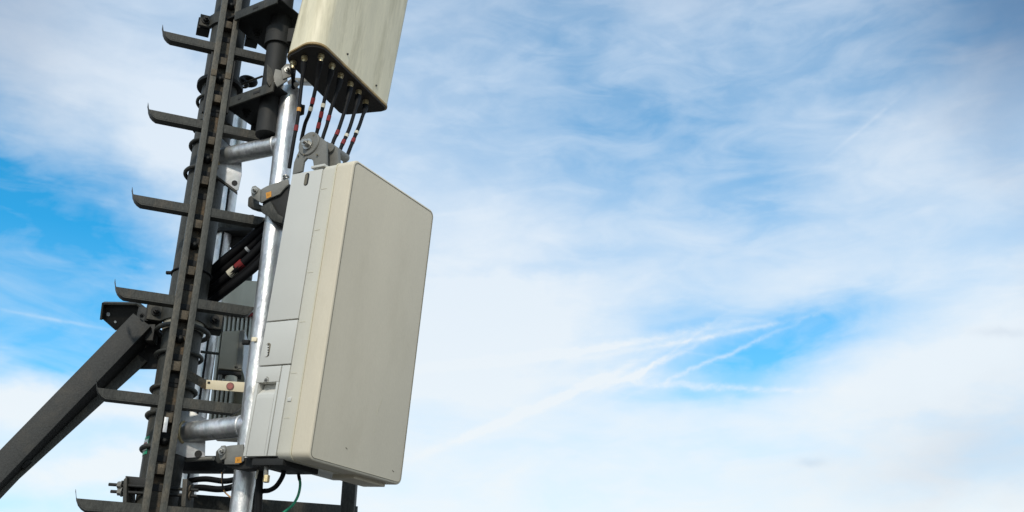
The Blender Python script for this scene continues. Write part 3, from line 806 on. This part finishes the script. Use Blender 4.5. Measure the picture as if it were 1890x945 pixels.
# oval vents
def oval(c, hd_, hv, off, m, nm, par):
    pts = []
    for i in range(28):
        a = 2 * PI * i / 28
        dv = math.sin(a) * hd_ + math.copysign(hv - hd_, math.sin(a)) if abs(math.sin(a)) > 1e-6 else 0
        pts.append(c + by * math.cos(a) * hd_ + bz * dv)
    mb = MB(); mb.poly(pts, -bx * off, 0); return part(nm, mb, m, par)
XS = hx0 - .0026
def side_pt(px, py):
    return PD(px, py, B(XS, 0, 0), bx)
oval(side_pt(566, 331) + bx * .0006, .0075, .0185, .0010, 'groove', 'oval_opening', unit)
oval(side_pt(566, 331) + bx * .0002 + by * .002, .0045, .0155, .0009, 'seam', 'opening_lining', unit)
oval(side_pt(494, 646) + bx * .0006, .0080, .0185, .0010, 'seam', 'vent_recess', unit)
oval(side_pt(493, 647) + bx * .0002 + by * .0012, .0060, .0160, .0009, 'housing', 'vent_face', unit)
for k in range(5):
    part('vent_hole', MB().box(side_pt(495.5, 637 + k * 4.6) - bx * .0008, by * .0022, bx * .0003, bz * .0016, .0002), 'groove', unit)
c0 = side_pt(491, 702)
part('screw', MB().tube([c0, c0 - bx * .0012], .0055, 16), 'bracket', unit)
part('screw_slot', MB().box(c0 - bx * .0014, by * .0035, bx * .0004, bz * .0008, 0), 'groove', unit)
part('screw_mark', MB().ring(c0 - bx * .0002, bx, .0085, .0006, 20, 6, 0, 4.4), 'seam', unit)
# pale scratches on the broad face
for (xa, ya), (xb, yb), w_ in (((706, 736), (694, 768), .0005), ((692, 790), (690, 800), .0006), ((638, 826), (641, 829), .0012), ((724, 868), (727, 871), .0012), ((700, 752), (697, 758), .0008)):
    a_, b_ = PD(xa, ya, BO, by) - by * .0003, PD(xb, yb, BO, by) - by * .0003
    part('scratch', MB().bar(a_, b_, w_ * 1.6, .0003, bx, 0), 'lip' if w_ < .001 else 'seam', unit)
# lifting lug on top
part('top_lug', MB().box(B(.010, .122, BH - .003), by * .023, bx * .010, bz * .0035, .0015), 'housing', unit)
# pieces under the unit
part('base_tray', MB().box(B(.075, .135, -.002), bx * .065, by * .05, bz * .009, .003), 'black', unit)
part('base_tray', MB().box(B(BW - .10, .06, -.003), bx * .065, by * .035, bz * .006, .002), 'cover', unit)
part('connector', MB().cyl(P(492, 848, 2.47), P(491, 890, 2.47), .0055, 16), 'bracket', unit)
part('connector_nut', MB().hexa(P(491, 890, 2.47), Z, .008, .016), 'brass', unit)

# ------------------------------------------------------------------ brackets holding the unit
bn = -bx                                      # the side the bracket shows to the photographer
kb = thing('tilt_bracket', P(571, 268, 2.46), 'grey tilt bracket with a round bolted disc on top of the beige unit', 'bracket')
ko3 = P(571, 268, 2.46)
def k3(px, py, off=0): return PD(px, py, ko3, bn) + bn * off
c0 = k3(571, 266)
part('disc', MB().tube([c0 - bn * .004, c0 + bn * .003, c0 + bn * .005], [.036, .036, .034], 40), 'bracket', kb)
part('cheek', MB().poly([k3(*p, .001) for p in ((577, 243), (590, 252), (603, 262), (603, 304), (590, 310), (580, 312), (578, 297), (574, 293), (566, 292), (561, 298), (558, 316), (540, 322), (543, 300), (552, 278))], -bn * .007, .001), 'bracket', kb)
part('outer_cheek', MB().poly([k3(*p, -.030) for p in ((590, 252), (610, 264), (612, 300), (590, 300))], -bn * .012, .001), 'bracket', kb)
part('pivot_tube', MB().cyl(k3(600, 266, -.02), P(638, 292, 2.54), .0125, 20), 'bracket', kb)
for px, py, rr in ((571, 268, .011),):
    boltset(kb, k3(px, py, .005), bn, rr, .012)
for px, py in ((581, 251), (563, 287), (587, 287), (552, 288)):
    part('rivet', MB().tube([k3(px, py, .004), k3(px, py, .0062)], .003, 12), 'seam', kb)
def mount(org, plate, ear, jawc, jaw, blk, lab, label, yoff=0):
    t = thing('clamp_bracket', org, label, 'bracket', 'grey clamp brackets holding the beige unit to the pipe')
    mn = Vector((-.25, -.95, -.12)).normalized()
    f = lambda px, py, off=0: PD(px, py, org, mn) + mn * off
    part('plate', MB().poly([f(*p) for p in plate], -mn * .006, .0012), 'bracket', t)
    e = part('ear', MB().poly([f(*p, .003) for p in ear], -mn * .006, .0014), 'bracket', t)
    cx = sum(p[0] for p in ear) / len(ear); cy = sum(p[1] for p in ear) / len(ear)
    boltset(t, f(cx, cy - 2, .003), mn, .0065, .008)
    part('rear_jaw', MB().poly([f(*p, -.02) for p in jaw], -mn * .03, .004, ), 'steel', t)
    part('saddle', MB().poly([f(*p, -.008) for p in blk], -mn * .05, .003), 'black', t)
    s = part('warning_label', MB().poly([f(*p, .0006) for p in lab], mn * .0006, 0), 'orange', t)
    if lab[0][1] < 500:
        part('clamp_lobe', MB().poly([f(*p, .004) for p in ((482, 383), (492, 377), (500, 372), (507, 384), (514, 396), (524, 402), (521, 413), (506, 408), (493, 398), (484, 393))], -mn * .012, .002), 'steel', t)
    x0 = lab[0][0]; x1 = lab[1][0]; y0 = (lab[0][1] + lab[1][1]) / 2; y1 = (lab[2][1] + lab[3][1]) / 2
    for k in (.38, .62):
        a = f(x0 + (x1 - x0) * k, y0 + (y1 - y0) * .3, .0014); b = f(x0 + (x1 - x0) * (k - .06), y0 + (y1 - y0) * .75, .0014)
        part('print', MB().bar(a, b, .0012, .0005, mn), 'mark', s)
    return t
mount(P(500, 352, 2.55),
      [(482, 349), (493, 343), (531, 330), (533, 340), (527, 345), (516, 358), (497, 366), (482, 374), (480, 374)],
      [(466, 345), (472, 343), (482, 350), (481, 374), (465, 364), (464, 352)],
      None, [(451, 360), (456, 356), (464, 355), (464, 368), (481, 376), (481, 384), (462, 380), (450, 376)],
      [(482, 362), (497, 354), (516, 346), (531, 336), (528, 380), (517, 415), (500, 408), (494, 398), (481, 390)],
      [(491, 356), (501, 353), (501, 363), (492, 367)], 'upper grey clamp bracket with an orange label where the pipe meets the beige unit')
mount(P(430, 838, 2.50),
      [(415, 824), (425, 822), (449, 820), (450, 850), (440, 857), (414, 857)],
      [(409, 823), (416, 822), (418, 830), (417, 846), (408, 850), (405, 842), (406, 830)],
      None, [(390, 831), (394, 827), (405, 826), (405, 851), (394, 854), (389, 848)],
      [(415, 846), (440, 846), (450, 843), (480, 846), (480, 862), (440, 866), (415, 862)],
      [(435, 844), (446, 843), (446, 854), (434, 855)], 'lower grey clamp bracket with an orange label beneath the beige unit corner')
part('u_bolt', MB().ring(P(528, 326, 2.57), Z, .007, .003), 'bolt', [o for o in SC.objects if o.name.startswith('clamp_bracket')][0])

# ------------------------------------------------------------------ upper panel antenna
ZA = 1.822 + CZ
cor = [PZ(584, 71, ZA), PZ(720, 203, ZA), PZ(632, 211, ZA), PZ(524, 104, ZA)]
rad_ = [.045, .020, .028, .042]
def round_poly(P4, R4, k=10):
    out = []
    for i in range(4):
        p, a, b = P4[i], P4[i - 1], P4[(i + 1) % 4]
        da, db = (a - p).normalized(), (b - p).normalized()
        ang = da.angle(db); tl = R4[i] / math.tan(ang / 2)
        s_, e_ = p + da * tl, p + db * tl
        ctr = p + (da + db).normalized() * (R4[i] / math.sin(ang / 2))
        v0, v1_ = s_ - ctr, e_ - ctr
        for j in range(k + 1):
            t_ = j / k; th = v0.angle(v1_)
            w = (v0 * math.sin((1 - t_) * th) + v1_ * math.sin(t_ * th)) / math.sin(th)
            out.append(ctr + w)
    return out
sec = round_poly(cor, rad_)
cen = sum(sec, Vector()) / len(sec)
tilt = Vector((.105, .012, 1)).normalized()
ant = thing('panel_antenna', cen, 'tall yellowed panel antenna at the top with eight cable sockets on its dark base', 'antenna')
def tube_loft(rings, mb=None, cap0=True, cap1=True):
    mb = mb or MB(); R = [[mb.bm.verts.new(p) for p in ring] for ring in rings]; N = len(R[0])
    for i in range(len(R) - 1):
        for k in range(N): mb.bm.faces.new((R[i][k], R[i][(k + 1) % N], R[i + 1][(k + 1) % N], R[i + 1][k]))
    if cap0: mb.bm.faces.new(R[0][::-1])
    if cap1: mb.bm.faces.new(R[-1])
    return mb
def scl(f_, h): return [cen + (p - cen) * f_ + tilt * h for p in sec]
part('radome', tube_loft([scl(1.0, .006)] + [scl(1.0, .006 + .09 * i) for i in range(1, 13)], cap0=True), 'radome', ant)
part('edge_trim', tube_loft([scl(1.0, -.001), scl(1.012, 0), scl(1.012, .005), scl(1.003, .0075)], cap0=True), 'brownedge', ant)
part('base_cap', tube_loft([scl(.975, -.006), scl(.985, -.0008)], cap1=False), 'under', ant)
for px, py in ((641, 100), (694, 158)):     # small rivets on the face
    d_ = ray(px, py)
    q = PD(px, py, cor[0], (cor[1] - cor[0]).cross(tilt).normalized())
    fnn = (cor[1] - cor[0]).cross(tilt).normalized(); fnn = fnn if fnn.y < 0 else -fnn
    part('rivet', MB().tube([q - fnn * .001, q + fnn * .003], .003, 10), 'under', ant)
# antenna bracket to the pole
ab = thing('antenna_mount', P(560, 150, 2.62), 'dark bracket under the upper antenna fixing it to the black pole', 'bracket')
bc = (cor[2] + cor[3]) / 2
part('arm', MB().bar(Vector((PX.x, PX.y, ZA + .16)), cor[3] * .6 + cor[2] * .4 + Z * .16, .05, .04, Z), 'black', ab)
part('band', MB().cyl(Vector((PX.x, PX.y, ZA + .13)), Vector((PX.x, PX.y, ZA + .19)), PR + .008, 28), 'black', ab)
part('lower_arm', MB().bar(P(536, 150, 2.60), P(580, 152, 2.66), .012, .03, Z), 'plate', ab)
part('knob', MB().tube([P(545, 152, 2.575), P(547, 156, 2.555)], .008, 14), 'bolt', ab)

# sockets and the jumper cables that hang from them
con = [(541.6, 116), (562, 106.7), (592.8, 103.5), (613, 120.5), (629, 138.7), (647, 154.7), (662, 169.6), (675, 187.8)]
paths = [
    [(541, 135), (541, 160), (539, 190), (534, 220)],
    [(560, 130), (556, 160), (550, 216), (544, 250), (538, 285), (534, 310)],
    [(588, 130), (583, 160), (576, 191), (570, 212), (563, 229), (556, 260)],
    [(608, 145), (602, 170), (596, 197), (592, 215), (587, 236), (580, 262)],
    [(624, 162), (616, 185), (607, 217), (603, 232), (597, 250), (590, 275)],
    [(643, 178), (637, 202), (630, 224), (623, 244), (615, 262), (608, 290)],
    [(659, 190), (654, 208), (647, 231), (640, 249), (630, 271), (620, 300)],
    [(673, 204), (669, 215), (664, 230), (657, 247), (646, 274), (636, 300)],
]
bands = {1: [(552, 205, 'orange', 1), (546, 238, 'red', 2)], 2: [(577, 187, 'red', 2), (572, 200, 'white', 1)], 3: [(596, 196, 'white', 1), (592, 212, 'red', 2), (588, 232, 'red', 2)],
         4: [(606, 219, 'red', 2)], 5: [(622, 246, 'red', 2)], 6: [(640, 250, 'white', 1), (634, 263, 'red', 2)], 7: [(657, 246, 'white', 1), (652, 260, 'red', 2)]}
desc = ['leftmost black jumper cable under the upper antenna, behind the bright pipe',
        'second jumper cable from left with a yellow band above a red one',
        'third jumper cable from left, its red band above a cream one',
        'fourth jumper cable from left with a cream band over two red ones',
        'fifth jumper cable from left with one high red band',
        'sixth jumper cable from the left with one low red band just above the pivot tube',
        'seventh jumper cable, second from the right, with cream and red bands low down',
        'rightmost jumper cable under the upper antenna with a pale band and orange-red band']
for i, ((cx, cy), pth) in enumerate(zip(con, paths)):
    top = PZ(cx, cy, ZA - .010)
    mb = MB(); mb.tube([top + Z * .008, top - Z * .006], .0095, 8); mb.tube([top - Z * .006, top - Z * .020], .0065, 14)
    part('socket', mb, 'brass', ant)
    yend = 2.56 if i > 1 else 2.50
    if i == 0: yend = 2.66
    pts = [top - Z * .015]
    m_ = len(pth)
    for j, (px, py) in enumerate(pth):
        w = (j + 1) / m_
        pts.append(P(px, py, top.y + (yend - top.y) * w))
    t = thing('jumper_cable', top, desc[i], 'cable', 'jumper cables under the upper antenna')
    part('sheath', MB().tube(pts, .0055, 12, 8), 'cable', t)
    bt = [pts[0], pts[0] * .5 + pts[1] * .5, pts[1], pts[1] * .6 + pts[2] * .4]
    part('boot', MB().tube(bt, [.0092, .0090, .0078, .0060], 14), 'cable', t)
    # dense samples of the sheath for seating the bands
    sm = []
    for a in range(len(pts) - 1):
        p0, p1, p2, p3 = pts[max(0, a - 1)], pts[a], pts[a + 1], pts[min(len(pts) - 1, a + 2)]
        for k in range(12):
            u = k / 12
            sm.append(.5 * (2 * p1 + (p2 - p0) * u + (2 * p0 - 5 * p1 + 4 * p2 - p3) * u * u + (3 * p1 - p0 - 3 * p2 + p3) * u ** 3))
    for bxp, byp, m2, ln in bands.get(i, []):
        def scr(p):
            v = p - Vector((0, 0, CZ)); dz = v.dot(FW); return 945 + F * v.dot(RT) / dz, 472.5 - F * v.dot(UP) / dz
        k = min(range(1, len(sm) - 1), key=lambda q_: abs(scr(sm[q_])[1] - byp))
        d = (sm[k + 1] - sm[k - 1]).normalized(); h = .006 * (1 if ln == 1 else 1.5)
        part('tape_band', MB().cyl(sm[k] - d * h, sm[k] + d * h, .0063, 14), m2, t)

# ------------------------------------------------------------------ cables at the foot
def cable(pts, r_, m_, label, group=None, nm='cable'):
    t = tag(to_obj(nm, MB().tube([P(*p) for p in pts], r_, 12, 8), m_), label, 'cable', group); return t
gpf = 'loose cables under the beige unit'
cable([(340, 892, 2.74), (352, 887, 2.74), (380, 884, 2.72), (415, 888, 2.70), (437, 883, 2.69), (450, 872, 2.69), (456, 850, 2.69)], .0075, 'cable', 'upper of two thick black cables bowing from the mast foot to the bright pipe', gpf)
cable([(345, 902, 2.74), (370, 900, 2.73), (405, 903, 2.71), (432, 898, 2.70), (455, 888, 2.69), (468, 870, 2.69)], .0085, 'cable', 'lower and thicker of two black cables bowing from the mast foot to the bright pipe', gpf)
cable([(480, 846, 2.56), (480, 870, 2.56), (478, 905, 2.57), (477, 960, 2.58)], .0095, 'cable', 'straight thick black cable dropping vertically just right of the bright pipe', gpf)
cable([(470, 862, 2.60), (468, 890, 2.60), (467, 925, 2.60), (464, 960, 2.60)], .0045, 'cable', 'thin black cable hugging the right edge of the bright pipe', gpf)
cable([(524, 868, 2.52), (521, 880, 2.53), (510, 897, 2.55), (497, 905, 2.57), (484, 907, 2.58), (478, 915, 2.58)], .0060, 'cable', 'black cable curving down-left from the underside of the beige unit', gpf)
gc = thing('earth_cable', P(552, 880, 2.56), 'thin earth cable with green sheath curving down from under the beige unit', 'cable', gpf)
part('dark_end', MB().tube([P(551, 866, 2.55), P(551, 875, 2.55), P(553, 886, 2.55)], .0042, 12, 6), 'cable', gc)
part('sheath', MB().tube([P(552, 880, 2.55), P(554, 895, 2.55), (P(550, 915, 2.55)), P(540, 932, 2.55), P(524, 946, 2.55), P(505, 962, 2.55)], .0034, 12, 8), 'green', gc)
cable([(410, 872, 2.66), (410, 890, 2.67), (413, 905, 2.68), (422, 915, 2.68), (432, 922, 2.68)], .0020, 'copper', 'very thin amber wire curling toward the bright pipe', gpf)
cable([(416, 866, 2.655), (411, 874, 2.655), (410.5, 890, 2.655), (412, 905, 2.66)], .0022, 'cable', 'very thin black tie hanging across the two bowing cables', gpf)
cable([(472, 884, 2.53), (474, 875, 2.53), (477, 864, 2.53)], .0028, 'white', 'short pale cable tie tail beside the vertical black cable', gpf)
